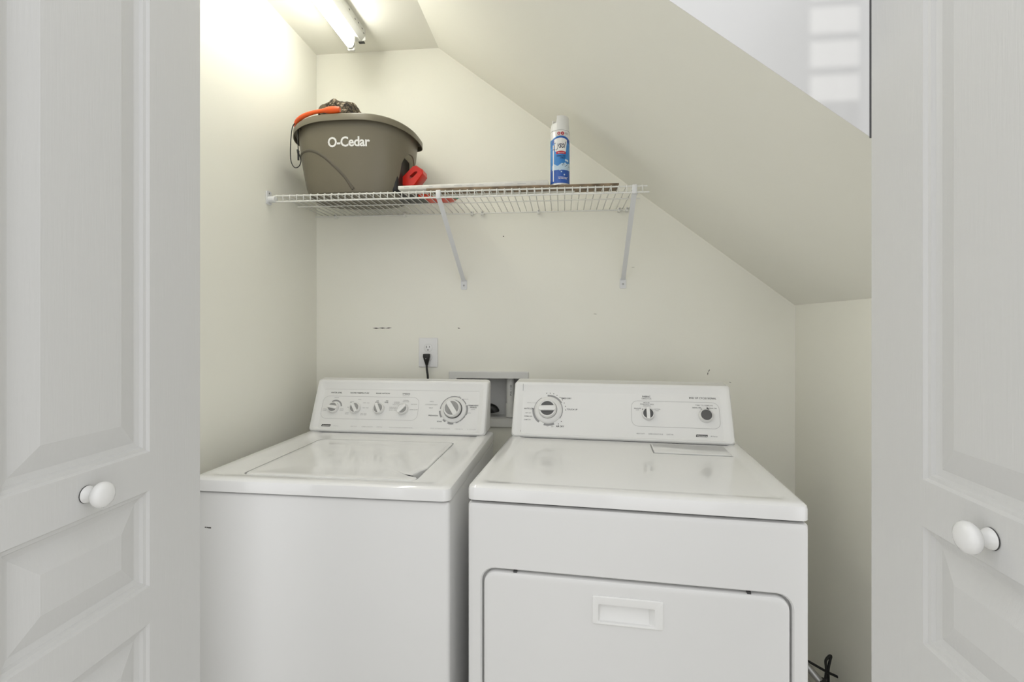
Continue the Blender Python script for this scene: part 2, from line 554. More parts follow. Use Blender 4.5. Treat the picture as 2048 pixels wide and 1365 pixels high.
def console_body(parent, F, x0, x1, H, yb, zb, zt, r=0.012):
    rings = []
    def back(rect):
        return [(u, yb, zb + v / H * (zt - zb)) for u, v in rect]
    rings.append(back(rrect(x0, x1, 0.0, H, r)))
    for ins, n, bi in ((0.0, -0.012, 0.0), (0.0015, -0.005, 0.001), (0.005, -0.001, 0.003), (0.009, 0.0, 0.005), (0.014, 0.0, 0.007)):
        rings.append([F(u, v, n) for u, v in rrect(x0 + ins, x1 - ins, bi, H - ins, r)])
    rings.append([F(u, v, -0.001) for u, v in rrect(x0 + 0.020, x1 - 0.020, 0.008, H - 0.016, r)])
    rings.append([F(u, v, -0.0075) for u, v in rrect(x0 + 0.031, x1 - 0.031, 0.010, H - 0.035, r)])
    rings.append([F(u, v, -0.0080) for u, v in rrect(x0 + 0.034, x1 - 0.034, 0.012, H - 0.038, r)])
    return loft('control_console', 'console', parent, rings, True, True, True, 30)

# ------------------------------------------------------------------ washing machine
WW, WT, WZ = 0.682, 0.665, 0.900
washer = tag(empty('washing_machine', (-0.950, -0.847, 0), math.radians(-1.4)),
             'white top-loading washing machine on the left beneath the mop bucket', 'washing machine')
box('cabinet', 'enamel_body', washer, 0.002, WW - 0.002, 0.006, WT - 0.004, 0.025, WZ - 0.0365, 0.010, 3)
for x in (0.05, WW - 0.05):
    for y in (0.05, WT - 0.05):
        lathe('foot', 'black', washer, [(0.018, 0), (0.018, 0.008), (0.008, 0.010), (0.008, 0.03)], 12, lambda a, b, c, x=x, y=y: (x + a, y + b, c))
def ring_xy(x0, x1, y0, y1, r, z, n=5): return [(x, y, z) for x, y in rrect(x0, x1, y0, y1, r, n)]
LX0, LX1, LY0, LY1 = 0.110, 0.576, 0.057, 0.470
rings = [ring_xy(0.004, WW - 0.004, 0.006, WT - 0.004, 0.016, WZ - 0.0345),
         ring_xy(0.0, WW, 0.0, WT, 0.020, WZ - 0.0335),
         ring_xy(0.0, WW, 0.0, WT, 0.020, WZ - 0.012),
         ring_xy(0.0015, WW - 0.0015, 0.0015, WT - 0.0015, 0.020, WZ - 0.006),
         ring_xy(0.006, WW - 0.006, 0.006, WT - 0.006, 0.020, WZ - 0.0018),
         ring_xy(0.013, WW - 0.013, 0.013, WT - 0.013, 0.020, WZ),
         ring_xy(0.042, WW - 0.042, 0.030, WT - 0.030, 0.022, WZ),
         ring_xy(0.050, WW - 0.050, 0.036, WT - 0.036, 0.022, WZ - 0.0035),
         ring_xy(LX0 - 0.0045, LX1 + 0.004, LY0 - 0.002, LY1 + 0.002, 0.020, WZ - 0.0045),
         ring_xy(LX0 - 0.0045, LX1 + 0.004, LY0 - 0.002, LY1 + 0.002, 0.020, WZ - 0.05)]
loft('top_deck', 'enamel', washer, rings, False, True, True, 28)
# the lid, with the finger notch in its right edge
def lid_outline():
    pts = rrect(LX0, LX1, LY0, LY1, 0.018, 5)
    notch = [(LX1, 0.078), (LX1 - 0.016, 0.084), (LX1 - 0.020, 0.104), (LX1 - 0.012, 0.142), (LX1, 0.170)]
    return pts + notch
lo = lid_outline()
cx, cy = (LX0 + LX1) / 2, (LY0 + LY1) / 2
def sh(pts, k): return [(cx + (x - cx) * (1 - k / (LX1 - cx)), cy + (y - cy) * (1 - k / (LY1 - cy))) for x, y in pts]
rings = [[(x, y, WZ - 0.022) for x, y in lo], [(x, y, WZ - 0.006) for x, y in lo], [(x, y, WZ - 0.0038) for x, y in sh(lo, 0.0015)],
         [(x, y, WZ - 0.003) for x, y in sh(lo, 0.005)], [(x, y, WZ - 0.003) for x, y in sh(lo, 0.020)],
         [(x, y, WZ - 0.0052) for x, y in sh(lo, 0.034)], [(x, y, WZ - 0.0062) for x, y in sh(lo, 0.10)]]
lid = loft('lid', 'enamel', washer, rings, True, True, True, 28)
p = Print(lambda u, v, n: (u, v, WZ - 0.0052 + n))
p.text('Kenmore', 0.190, 0.415, 0.008, 0.01, width=0.050)
p.build('embossed_name', 'print_light', lid)
# console
CW0, CW1, CY0, CZ0, CY1, CZ1 = 0.006, WW - 0.016, 0.560, WZ + 0.003, 0.640, 1.0865
FW = face_map(CY0, CZ0, CY1, CZ1)
CH = math.hypot(CY1 - CY0, CZ1 - CZ0)
con = console_body(washer, FW, CW0, CW1, CH, WT + 0.005, CZ0, CZ1)
PF = lambda u, v, n: FW(u, v, n - 0.008)
U0 = 0.022                                              # measured from the left end of the console
pd, pg, pl = Print(PF), Print(PF), Print(PF)
pl.outline(rrect(U0 + 0.018, U0 + 0.388, 0.049, 0.133, 0.022, 6), -0.0012)
pl.outline(rrect(U0 + 0.012, U0 + 0.618, 0.008, 0.160, 0.012, 5), -0.0008)
ku = [U0 + a for a in (0.064, 0.149, 0.240, 0.331)]
for s, u, w in (('WATER LEVEL', ku[0], 0.044), ('WATER TEMPERATURE', ku[1] + 0.006, 0.074), ('RINSE OPTION', ku[2] + 0.006, 0.053), ('SPEEDS', ku[3] + 0.005, 0.029)):
    pd.text(s, u, 0.147, 0.0052, 0.012, width=w)
pg.text('AGITATE / SPIN', ku[3] + 0.005, 0.1395, 0.0032, width=0.027)
pg.text('MEDIUM', ku[0] + 0.004, 0.128, 0.0036, width=0.017)
pg.text('SMALL', ku[0] - 0.033, 0.0835, 0.0036, width=0.014)
pg.text('LOAD', ku[0] - 0.033, 0.0785, 0.0036, width=0.012)
pg.text('EXTRA', ku[0] + 0.032, 0.085, 0.0036, width=0.014)
pg.text('LARGE', ku[0] + 0.032, 0.080, 0.0036, width=0.014)
pg.arc(ku[0] + 0.004, 0.092, 0.022, 0.0275, 8, 128)
pd.text('HOT', ku[1] - 0.018, 0.1115, 0.0042, 0.01, width=0.013)
pg.text('WARM', ku[1] + 0.010, 0.122, 0.0034, width=0.012)
pg.text('WARM / COLD', ku[1] + 0.038, 0.110, 0.0034, width=0.025)
pg.text('COOL / COLD', ku[1] + 0.038, 0.091, 0.0034, width=0.024)
pg.text('COLD / COLD', ku[1] + 0.034, 0.069, 0.0034, width=0.024)
pg.text('AUTO TEMP', ku[1] + 0.034, 0.0645, 0.0034, width=0.023)
pg.text('WARM', ku[1] - 0.030, 0.072, 0.0036, width=0.014)
pg.text('RINSE', ku[1] - 0.030, 0.067, 0.0036, width=0.013)
pg.text('HOT', ku[1] - 0.028, 0.092, 0.0034, width=0.010)
pd.text('1ST', ku[2] - 0.010, 0.118, 0.0040, 0.01, width=0.009)
pd.text('RINSE', ku[2] - 0.011, 0.1125, 0.0040, 0.01, width=0.014)
pd.text('2ND', ku[2] + 0.026, 0.119, 0.0040, 0.01, width=0.009)
pd.text('RINSE', ku[2] + 0.025, 0.113, 0.0040, 0.01, width=0.013)
for t, dv in (('CASUAL', 0.115), ('NORMAL', 0.110), ('FAST / SLOW', 0.105)):
    pg.text(t, ku[3] - 0.026, dv, 0.0036, width=0.030 if '/' in t else 0.022)
for t, dv in (('DELICATE', 0.095), ('HAND WASH', 0.090), ('SLOW / SLOW', 0.085)):
    pg.text(t, ku[3] - 0.036, dv, 0.0038, width=0.032)
pg.text('NORMAL', ku[3] + 0.008, 0.122, 0.0036, width=0.020)
pg.text('FAST/FAST', ku[3] + 0.008, 0.117, 0.0036, width=0.024)
pg.text('FAST/SLOW', ku[3] + 0.040, 0.108, 0.0036, width=0.023)
pg.text('EXTRA SLOW', ku[3] + 0.041, 0.088, 0.0036, width=0.030)
dU, dV = U0 + 0.520, 0.091
for a0, a1, w in ((60, 178, 0.003), (186, 214, 0.006), (226, 240, 0.006), (250, 275, 0.006), (-58, -20, 0.003), (-20, 20, 0.006), (25, 55, 0.003), (285, 300, 0.003)):
    pg.arc(dU, dV, 0.0475, 0.0475 + w, a0, a1, 14)
pd.text('PERMANENT', U0 + 0.592, 0.108, 0.0050, 0.014, width=0.037)
pd.text('PRESS', U0 + 0.592, 0.101, 0.0050, 0.014, width=0.024)
pg.text('LIGHT', U0 + 0.592, 0.0935, 0.0036, width=0.016)
pg.text('KNITS', U0 + 0.577, 0.080, 0.0032, width=0.014)
pg.text('OFF', U0 + 0.560, 0.064, 0.0032, width=0.010)
pg.text('NORMAL', U0 + 0.436, 0.120, 0.0036, width=0.015)
pg.text('COTTON/STURDY', U0 + 0.436, 0.108, 0.0044, 0.006, width=0.046)
pg.text('HEAVY', U0 + 0.436, 0.096, 0.0040, width=0.015)
pd.text('PREWASH', U0 + 0.447, 0.068, 0.0050, 0.012, width=0.035)
pd.text('SOAK', U0 + 0.473, 0.047, 0.0050, 0.012, width=0.019)
pg.text('OFF', U0 + 0.513, 0.038, 0.0044, 0.01, width=0.013)
pg.text('DELICATE', U0 + 0.560, 0.131, 0.0036, width=0.022)
pg.text('OFF', U0 + 0.536, 0.140, 0.0034, width=0.008)
pg.text('10', U0 + 0.508, 0.140, 0.0034, width=0.006)
for s, u, w in (('HEAVY DUTY', 0.155, 0.025), ('SUPER CAPACITY', 0.206, 0.042), ('QUIET PAK', 0.252, 0.022), ('TRIPLE ACTION SELF-CLEANING FILTER', 0.332, 0.088), ('DUAL ACTION AGITATOR', 0.478, 0.072), ('3 SPEED MOTOR', 0.546, 0.030), ('9 CYCLES', 0.592, 0.031)):
    pl.text(s, U0 + u, 0.0215, 0.0036, 0.006, width=w)
pl.text('80 Series', U0 + 0.086, 0.0215, 0.0036, width=0.018)
def logo(P1, P2, u, v):
    P1.rect(u, u + 0.0345, v - 0.0040, v + 0.0040, 0.002)
    P2.text('Kenmore', u + 0.0185, v - 0.0004, 0.0050, 0.016, 0.25, width=0.029)
plogo = Print(PF, 0.0008)
logo(pd, plogo, U0 + 0.029, 0.0225)
pd.build('lettering', 'print_dark', con)
pg.build('fine_lettering', 'print_grey', con)
pl.build('faint_lettering', 'print_light', con)
plogo.build('logo_lettering', 'white_print', con)
for u, r_, hv in zip(ku, (math.radians(172), math.radians(122), math.radians(118), math.radians(-132)), ((1, 1), (1, 1), (1, 1), (1, 0))):
    control_knob(washer, PF, u, 0.089, 0.0205, r_, 'grey_inlay', 0.020, halves=hv)
g = lambda x, y, z: PF(dU + x, dV + y, z)
lathe('dial_skirt', 'console', washer, [(0.0470, 0.0), (0.0465, 0.003), (0.042, 0.007), (0.0355, 0.009), (0.0345, 0.008), (0.0002, 0.008)], 48, g)
lathe('dial_ring', 'dark_inlay', washer, [(0.0338, 0.0078), (0.0338, 0.0092), (0.0002, 0.0093)], 40, g)
control_knob(washer, PF, dU - 0.0015, dV + 0.001, 0.0318, math.radians(125), 'grey_inlay', 0.022, 'timer_dial', 0.009)
bm = bmesh.new()
for x0, x1, z in ((0.041, 0.044, 0.772), (0.046, 0.049, 0.7718), (0.050, 0.058, 0.7712)):
    add_box(bm, x0, x1, 0.0052, 0.0062, z - 0.0012, z + 0.0012)
from_bm('scratch', bm, 'scuff', washer)['kind'] = 'stuff'

# ------------------------------------------------------------------ dryer
DW, DT, DZ = 0.737, 0.660, 0.914
dryer = tag(empty('clothes_dryer', (-0.224, -0.878, 0), math.radians(-4.7)),
            'white front-loading clothes dryer with a pull-down door, right of the washing machine', 'dryer')
DTOP = DZ - 0.0385
bm = bmesh.new()
add_box(bm, 0.003, DW - 0.003, 0.022, DT - 0.004, 0.02, DTOP, 0.006, 2)
from_bm('cabinet', bm, 'enamel_body', dryer, True, True, 50)
def ring_xz(x0, x1, z0, z1, r, y, n=5): return [(x, y, z) for x, z in rrect(x0, x1, z0, z1, r, n)]
OX0, OX1, OZ0, OZ1 = 0.036, 0.703, 0.09, 0.721
rings = [ring_xz(0.001, DW - 0.001, 0.02, DTOP - 0.002, 0.010, 0.022),
         ring_xz(0.001, DW - 0.001, 0.02, DTOP - 0.002, 0.010, 0.012),
         ring_xz(0.004, DW - 0.004, 0.023, DTOP - 0.005, 0.010, 0.0055),
         ring_xz(0.010, DW - 0.010, 0.028, DTOP - 0.010, 0.010, 0.003),
         ring_xz(0.016, DW - 0.016, 0.034, DTOP - 0.016, 0.010, 0.0025),
         ring_xz(OX0 - 0.004, OX1 + 0.004, OZ0 - 0.004, OZ1 + 0.004, 0.034, 0.0025),
         ring_xz(OX0 - 0.001, OX1 + 0.001, OZ0 - 0.001, OZ1 + 0.001, 0.032, 0.006),
         ring_xz(OX0, OX1, OZ0, OZ1, 0.031, 0.021)]
loft('front_panel', 'enamel_body', dryer, rings, False, True, True, 30)
HX_0, HX_1, HZ_0, HZ_1 = 0.290, 0.443, 0.622, 0.685
d0, d1, e0, e1 = OX0 + 0.0045, OX1 - 0.0045, OZ0 + 0.004, OZ1 - 0.0045
rings = [ring_xz(d0, d1, e0, e1, 0.028, 0.0195),
         ring_xz(d0, d1, e0, e1, 0.028, 0.006),
         ring_xz(d0 + 0.0015, d1 - 0.0015, e0 + 0.0015, e1 - 0.0015, 0.027, 0.0015),
         ring_xz(d0 + 0.006, d1 - 0.006, e0 + 0.006, e1 - 0.006, 0.025, -0.0008),
         ring_xz(d0 + 0.012, d1 - 0.012, e0 + 0.012, e1 - 0.012, 0.022, -0.001),
         ring_xz(HX_0 + 0.003, HX_1 - 0.003, HZ_0 + 0.003, HZ_1 - 0.003, 0.004, -0.001),
         ring_xz(HX_0 + 0.003, HX_1 - 0.003, HZ_0 + 0.003, HZ_1 - 0.003, 0.004, 0.019)]
ddoor = loft('door', 'enamel_body', dryer, rings, True, False, True, 30)
rings = [ring_xz(HX_0, HX_1, HZ_0, HZ_1, 0.004, -0.0008),
         ring_xz(HX_0, HX_1, HZ_0, HZ_1, 0.004, -0.0030),
         ring_xz(HX_0 + 0.002, HX_1 - 0.002, HZ_0 + 0.002, HZ_1 - 0.002, 0.004, -0.0042),
         ring_xz(HX_0 + 0.010, HX_1 - 0.014, HZ_0 + 0.005, HZ_1 - 0.014, 0.004, -0.0042),
         ring_xz(HX_0 + 0.013, HX_1 - 0.018, HZ_0 + 0.006, HZ_1 - 0.018, 0.003, -0.0036),
         [(x, 0.012 if z > 0.645 else 0.0015, z) for x, y, z in ring_xz(HX_0 + 0.016, HX_1 - 0.030, HZ_0 + 0.007, HZ_1 - 0.019, 0.003, 0)]]
loft('door_handle', 'console', ddoor, rings, False, True, True, 25)
for x in (0.114, 0.619):
    box('door_bumper', 'dark_matte', dryer, x - 0.004, x + 0.004, 0.004, 0.014, OZ1 - 0.0052, OZ1 - 0.001)
rings = [ring_xy(0.004, DW - 0.004, 0.006, DT - 0.004, 0.014, DZ - 0.0355),
         ring_xy(0.0, DW, 0.0, DT, 0.018, DZ - 0.0345),
         ring_xy(0.0, DW, 0.0, DT, 0.018, DZ - 0.012),
         ring_xy(0.0015, DW - 0.0015, 0.0015, DT - 0.0015, 0.018, DZ - 0.006),
         ring_xy(0.006, DW - 0.006, 0.006, DT - 0.006, 0.018, DZ - 0.0018),
         ring_xy(0.013, DW - 0.013, 0.013, DT - 0.013, 0.018, DZ),
         ring_xy(0.036, DW - 0.036, 0.030, DT - 0.030, 0.020, DZ + 0.0005),
         ring_xy(0.044, DW - 0.044, 0.036, DT - 0.036, 0.020, DZ - 0.0030),
         ring_xy(0.060, DW - 0.060, 0.050, DT - 0.050, 0.020, DZ - 0.0032)]
loft('top_deck', 'enamel', dryer, rings, False, True, True, 28)
# lint screen cover let into the top
rings = [ring_xy(0.461, 0.678, 0.395, 0.505, 0.004, DZ - 0.0035), ring_xy(0.461, 0.678, 0.395, 0.505, 0.004, DZ - 0.0012),
         ring_xy(0.463, 0.676, 0.397, 0.503, 0.004, DZ - 0.0002)]
lint = loft('lint_screen_cover', 'enamel', dryer, rings, False, True, True, 28)
bm = bmesh.new()
add_box(bm, 0.4575, 0.4605, 0.394, 0.505, DZ - 0.0034, DZ - 0.0024)
add_box(bm, 0.459, 0.680, 0.3925, 0.3945, DZ - 0.0034, DZ - 0.0026)
from_bm('cover_gap', bm, 'print_grey', lint)
EW0, EW1, EY0, EZ0, EY1, EZ1 = 0.006, DW - 0.018, 0.520, DZ + 0.003, 0.600, 1.0945
FD = face_map(EY0, EZ0, EY1, EZ1)
EH = math.hypot(EY1 - EY0, EZ1 - EZ0)
con = console_body(dryer, FD, EW0, EW1, EH, DT + 0.004, EZ0, EZ1)
for x in (0.037, ):
    bm = bmesh.new()
    for v0, v1, n in ((0.0085, 0.022, -0.0072), (EH - 0.036, EH - 0.012, -0.0035)):
        a = [FD(x, v0, n + 0.0004), FD(x + 0.0012, v0, n + 0.0004), FD(x + 0.0012, v1, n + 0.0004 + (0.006 if v0 > 0.1 else 0.0)), FD(x, v1, n + 0.0004 + (0.006 if v0 > 0.1 else 0.0))]
        bm.faces.new([bm.verts.new(q) for q in a])
    from_bm('end_cap_seam', bm, 'print_grey', con)['kind'] = 'stuff'
PD = lambda u, v, n: FD(u, v, n - 0.008)
pd, pg, pl = Print(PD), Print(PD), Print(PD)
pl.outline(rrect(0.405, 0.679, 0.050, 0.134, 0.020, 6), -0.0014)
aU, aV = 0.128, 0.094
for a0, a1 in ((30, 95),):
    pg.arc(aU, aV, 0.0475, 0.0535, a0, a1)
pg.arc(aU, aV, 0.0475, 0.0500, -35, 30)
pg.arc(aU, aV, 0.0475, 0.0545, 175, 235)
pg.arc(aU, aV, 0.0475, 0.0490, 120, 175)
pg.arc(aU, aV, 0.0475, 0.0540, 255, 295)
for a in (98, 86, 74, 62, 50, 38, 26, 14, 2, -40, -52):
    r = 0.0595
    pd.arc(aU + r * math.cos(math.radians(a)), aV + r * math.sin(math.radians(a)), 0.0, 0.0016, 0, 360, 8)
pd.text('TIMED DRY', 0.187, 0.1365, 0.0050, 0.014, width=0.037)
pd.text('TOUCH UP', 0.2085, 0.0985, 0.0050, 0.014, width=0.036)
pd.text('AUTO DRY', 0.063, 0.097, 0.0056, 0.016, width=0.036)
pg.text('VERY DRY', 0.060, 0.082, 0.0040, 0.008, width=0.021)
pd.text('NORMAL DRY', 0.061, 0.0705, 0.0042, 0.008, width=0.028)
pg.text('DAMP DRY', 0.059, 0.0585, 0.0042, 0.010, width=0.024)
pl.text('WRINKLE GUARD', 0.072, 0.118, 0.0036, 0.008, width=0.038)
pd.text('AIR DRY', 0.170, 0.0395, 0.0058, 0.016, width=0.027)
pg.text('10', 0.128, 0.0395, 0.0046, 0.01, width=0.006)
pg.text('20', 0.144, 0.0385, 0.0046, 0.01, width=0.007)
pd.text('FABRIC', 0.4535, 0.1495, 0.0058, 0.016, width=0.026)
pg.text('TEMPERATURE', 0.4535, 0.1425, 0.0042, 0.010, width=0.032)
pg.text('MEDIUM', 0.453, 0.1290, 0.0038, 0.008, width=0.019)
pg.text('PERMANENT PRESS', 0.455, 0.1235, 0.0042, 0.008, width=0.044)
pg.text('KNITS', 0.455, 0.1180, 0.0036, 0.008, width=0.022)
pd.text('DELICATE', 0.424, 0.1085, 0.0042, 0.008, width=0.022)
pg.text('LOW', 0.424, 0.1035, 0.0036, width=0.010)
pg.text('COTTON', 0.486, 0.1075, 0.0042, 0.008, width=0.020)
pg.text('HIGH', 0.486, 0.1025, 0.0036, width=0.010)
pd.text('END OF CYCLE SIGNAL', 0.6315, 0.1490, 0.0058, 0.014, width=0.084)
pg.text('TIME TO REMOVE', 0.634, 0.1250, 0.0042, 0.008, width=0.054)
pd.text('SIGNAL OFF', 0.611, 0.1165, 0.0040, 0.008, width=0.027)
pd.text('SIGNAL ON', 0.659, 0.1160, 0.0040, 0.008, width=0.026)
for u, v in ((0.440, 0.1065), (0.472, 0.1065), (0.6245, 0.1125)):
    pd.arc(u, v, 0.0, 0.0016, 0, 360, 8)
for s, u, w in (('HEAVY DUTY', 0.432, 0.026), ('SUPER CAPACITY PLUS', 0.479, 0.045), ('QUIET PAK', 0.523, 0.022)):
    pg.text(s, u, 0.0255, 0.0038, 0.006, width=w)
pg.text('80 Series', 0.657, 0.0250, 0.0042, 0.004, width=0.020)
plogo = Print(PD, 0.0008)
logo(pd, plogo, 0.602, 0.0255)
pd.build('lettering', 'print_dark', con)
pg.build('fine_lettering', 'print_grey', con)
pl.build('faint_lettering', 'print_light', con)
plogo.build('logo_lettering', 'white_print', con)
g = lambda x, y, z: PD(aU + x, aV + y, z)
lathe('dial_skirt', 'console', dryer, [(0.0465, 0.0), (0.046, 0.003), (0.042, 0.007), (0.036, 0.009), (0.0002, 0.009)], 48, g)
lathe('dial_ring', 'grey_inlay', dryer, [(0.0315, 0.0088), (0.0315, 0.0096), (0.0002, 0.0097)], 40, g)
control_knob(dryer, PD, aU - 0.001, aV + 0.0005, 0.0305, math.radians(2), 'dark_inlay', 0.022, 'timer_dial', 0.009)
control_knob(dryer, PD, 0.457, 0.0905, 0.0205, math.radians(92), 'dark_inlay', 0.020)
g3 = lambda x, y, z: PD(0.637 + x, 0.0905 + y, z)
kb = lathe('signal_knob', 'console', dryer, [(0.0225, 0), (0.0225, 0.004), (0.0205, 0.014), (0.0185, 0.0165), (0.0172, 0.0150), (0.0002, 0.0148)], 36, g3)
lathe('inlay', 'dark_inlay', kb, [(0.0170, 0.0146), (0.0168, 0.0155), (0.0002, 0.0157)], 32, g3)
pt = Print(lambda u, v, n: PD(u, v, n + 0.0165))
pt.poly([(0.6375, 0.1085), (0.6395, 0.1165), (0.6465, 0.1060)])
pt.build('pointer', 'dark_inlay', kb)

# ------------------------------------------------------------------ wire shelf
SZ, SY0, SY1 = 1.751, -0.012, -0.352
SX0, SX1 = -1.022, 0.276
shelf = tag(empty('wire_shelf', (0, 0, SZ)), 'white vinyl-coated wire shelf with diagonal brackets fixed to the back wall', 'shelf')
bm = bmesh.new()
add_tube(bm, [(0, SY0, 0)] + [(0, SY1 + 0.004, 0), (0, SY1 - 0.0035, -0.0015), (0, SY1 - 0.0045, -0.006), (0, SY1 - 0.004, -0.0235)], 0.0018, 6)
bmesh.ops.recalc_face_normals(bm, faces=bm.faces)
wm = bpy.data.meshes.new('cross_wire'); bm.to_mesh(wm); bm.free()
wm.materials.append(M['wire'])
for q in wm.polygons: q.use_smooth = True
nw = 51
for i in range(nw):
    o = bpy.data.objects.new('cross_wire', wm)
    COL.objects.link(o)
    o.parent = shelf
    o.location = (SX0 + 0.012 + i * 0.0254, 0, 0)
def rail(name, y, z, r, x0=SX0, x1=SX1):
    return tube(name, 'wire', shelf, [(x0, y, z), (x1, y, z)], r, 8)
rail('front_wire', SY1, -0.0040, 0.0028)
rail('lip_wire', SY1 - 0.0015, -0.0245, 0.0030, SX0, SX1 + 0.006)
rail('back_wire', SY0, -0.0038, 0.0028, XL + 0.002, SX1 - 0.01)
rail('middle_wire', -0.19, -0.0038, 0.0022)
# diagonal brackets
def bracket(xt, xb):
    top = Vector((xt, SY1 - 0.001, -0.020)); bot = Vector((xb, -0.004, 1.470 - SZ))
    d = (bot - top).normalized()
    s = d.cross(Vector((0, -1, 0))).normalized()
    if s.x < 0: s = -s
    n = s.cross(d).normalized()
    bm = bmesh.new()
    rings = []
    for i in range(9):
        t = i / 8
        c = top.lerp(bot, t)
        w = 0.0085
        rings.append([c - s * w - n * 0.001, c - s * (w - 0.002) + n * 0.004, c + s * (w - 0.002) + n * 0.004, c + s * w - n * 0.001])
    add_loft(bm, rings, True, True)
    b = from_bm('support_bracket', bm, 'bracket', shelf)
    box('hook', 'bracket', b, xt - 0.008, xt + 0.008, SY1 - 0.006, SY1 + 0.005, -0.029, 0.0005, 0.001, 1)
    f = loft('foot_plate', 'bracket', b, [[(xb + x, -0.0005, 1.456 - SZ + z) for x, z in rrect(-0.0125, 0.0125, -0.020, 0.020, 0.004)],
                                         [(xb + x, -0.0035, 1.456 - SZ + z) for x, z in rrect(-0.0125, 0.0125, -0.020, 0.020, 0.004)]])
    lathe('screw', 'metal', b, [(0.004, 0.0), (0.004, 0.0012), (0.002, 0.0022), (0.0002, 0.0023)], 10,
          lambda x, y, z: (xb + x, -0.0035 - z, 1.453 - SZ + y))
bracket(-0.425, -0.406)
bracket(0.234, 0.238)
def clip(x):
    c = box('wall_clip', 'wire', shelf, x - 0.006, x + 0.006, SY0 - 0.007, -0.0005, -0.012, 0.006, 0.002, 1)
    lathe('clip_screw', 'metal', c, [(0.003, 0.0), (0.003, 0.003), (0.001, 0.004)], 8, lambda a, b, d: (x + a, SY0 - 0.007 - d, -0.001 + b))
for x in (-0.953, -0.655, -0.371, -0.328, -0.098, 0.222, 0.252):
    clip(x)
# end bracket screwed to the left wall
eb = loft('end_bracket', 'bracket', shelf, [[(XL + 0.0005, SY1 + y, z) for y, z in rrect(-0.014, 0.014, -0.034, 0.014, 0.006)],
                                          [(XL + 0.005, SY1 + y, z) for y, z in rrect(-0.014, 0.014, -0.034, 0.014, 0.006)]])
tube('rod_socket', 'bracket', eb, [(XL + 0.004, SY1 - 0.001, -0.016), (XL + 0.030, SY1 - 0.001, -0.016)], 0.0115, 14)
lathe('screw', 'metal', eb, [(0.003, 0), (0.003, 0.001), (0.0003, 0.002)], 8, lambda x, y, z: (XL + 0.005 + z, SY1 + x, 0.006 + y))

# ------------------------------------------------------------------ mop bucket on the shelf
BCX, BCY, BZ0 = -0.763, -0.212, SZ + 0.0022
bucket = tag(empty('mop_bucket', (BCX, BCY, BZ0), math.radians(0)),
             'grey plastic mop bucket with red foot pedal on the wire shelf', 'bucket')
BH = 0.262
NS = 2.7
def bdim(z):
    t = max(0, min(1, z / BH))
    return 0.178 + 0.036 * t + 0.005 * math.sin(PI * t), 0.130 + 0.024 * t + 0.004 * math.sin(PI * t)
def bring(a, b, z, n=72, dip=0.0):
    out = []
    for k in range(n):
        t = 2 * PI * k / n
        c, s = math.cos(t), math.sin(t)
        x = a * math.copysign(abs(c) ** (2 / NS), c)
        y = b * math.copysign(abs(s) ** (2 / NS), s)
        out.append((x, y, z - dip * (abs(x) / a) ** 3))
    return out
rings = [bring(0.150, 0.100, 0.0), bring(0.166, 0.118, 0.001), bring(0.175, 0.127, 0.006)]
for i in range(1, 12):
    z = 0.012 + (BH - 0.012) * i / 11
    a, b = bdim(z)
    rings.append(bring(a, b, z, dip=0.028 * (z / BH) ** 2))
a, b = bdim(BH)
rings += [bring(a + 0.004, b + 0.004, BH + 0.004, dip=0.028), bring(a - 0.004, b - 0.004, BH + 0.003, dip=0.028)]
for i in range(10, 0, -1):
    z = 0.012 + (BH - 0.012) * i / 11
    a2, b2 = bdim(z)
    rings.append(bring(a2 - 0.004, b2 - 0.004, z, dip=0.028 * (z / BH) ** 2))
rings.append(bring(0.170, 0.118, 0.010))
body = loft('bucket_body', 'bucket', bucket, rings, True, True, True, 40)
# arched cut-out at the pedal end
cut = bmesh.new()
pts = [(-0.062, -0.02), (0.050, -0.02), (0.050, 0.085), (0.040, 0.112), (0.020, 0.128), (0.0, 0.132), (-0.030, 0.128), (-0.052, 0.112), (-0.062, 0.085)]
add_loft(cut, [[(x, -0.012 + y, 0.012 + z + 0.02) for y, z in pts] for x in (0.150, 0.300)], True, True)
bmesh.ops.recalc_face_normals(cut, faces=cut.faces)
cme = bpy.data.meshes.new('cutter'); cut.to_mesh(cme); cut.free()
co = bpy.data.objects.new('cutter', cme); COL.objects.link(co); co.parent = bucket
md = body.modifiers.new('cut', 'BOOLEAN'); md.operation = 'DIFFERENCE'; md.object = co; md.solver = 'EXACT'
bpy.context.view_layer.update()
nm = bpy.data.meshes.new_from_object(body.evaluated_get(bpy.context.evaluated_depsgraph_get()))
body.modifiers.clear()
body.data = nm
bpy.data.objects.remove(co)
for q in nm.polygons: q.use_smooth = True
nm.set_sharp_from_angle(angle=math.radians(40))
# flange round the rim
def rimr(da, z, dip=0.028): return bring(a + da, b + da, z, dip=dip)
rim = loft('rim', 'bucket', bucket, [rimr(0.0025, BH - 0.001), rimr(0.013, BH - 0.004), rimr(0.0145, BH - 0.020), rimr(0.0165, BH - 0.0205), rimr(0.0165, BH - 0.001),
                                      rimr(0.013, BH + 0.004), rimr(0.006, BH + 0.0065), rimr(-0.004, BH + 0.006), rimr(-0.0055, BH + 0.002)], False, False, True, 45)
def bfront(x, z):
    aa, bb = bdim(z)
    k = max(0.0, 1 - (abs(x) / aa) ** NS)
    return -bb * k ** (1 / NS)
arch = [(-0.190, 0.150), (-0.178, 0.155), (-0.145, 0.157), (-0.110, 0.149), (-0.070, 0.126), (-0.032, 0.092), (0.002, 0.056), (0.030, 0.014)]
pts = catmull([(x, 0, z) for x, z in arch], 6)
tube('moulded_arch', 'bucket_arch', bucket, [(p.x, bfront(p.x, p.z) + 0.0040, p.z) for p in pts], 0.0066, 10)
pb = Print(lambda u, v, n: (u, bfront(u, v) - 0.0012, v), 0.0)
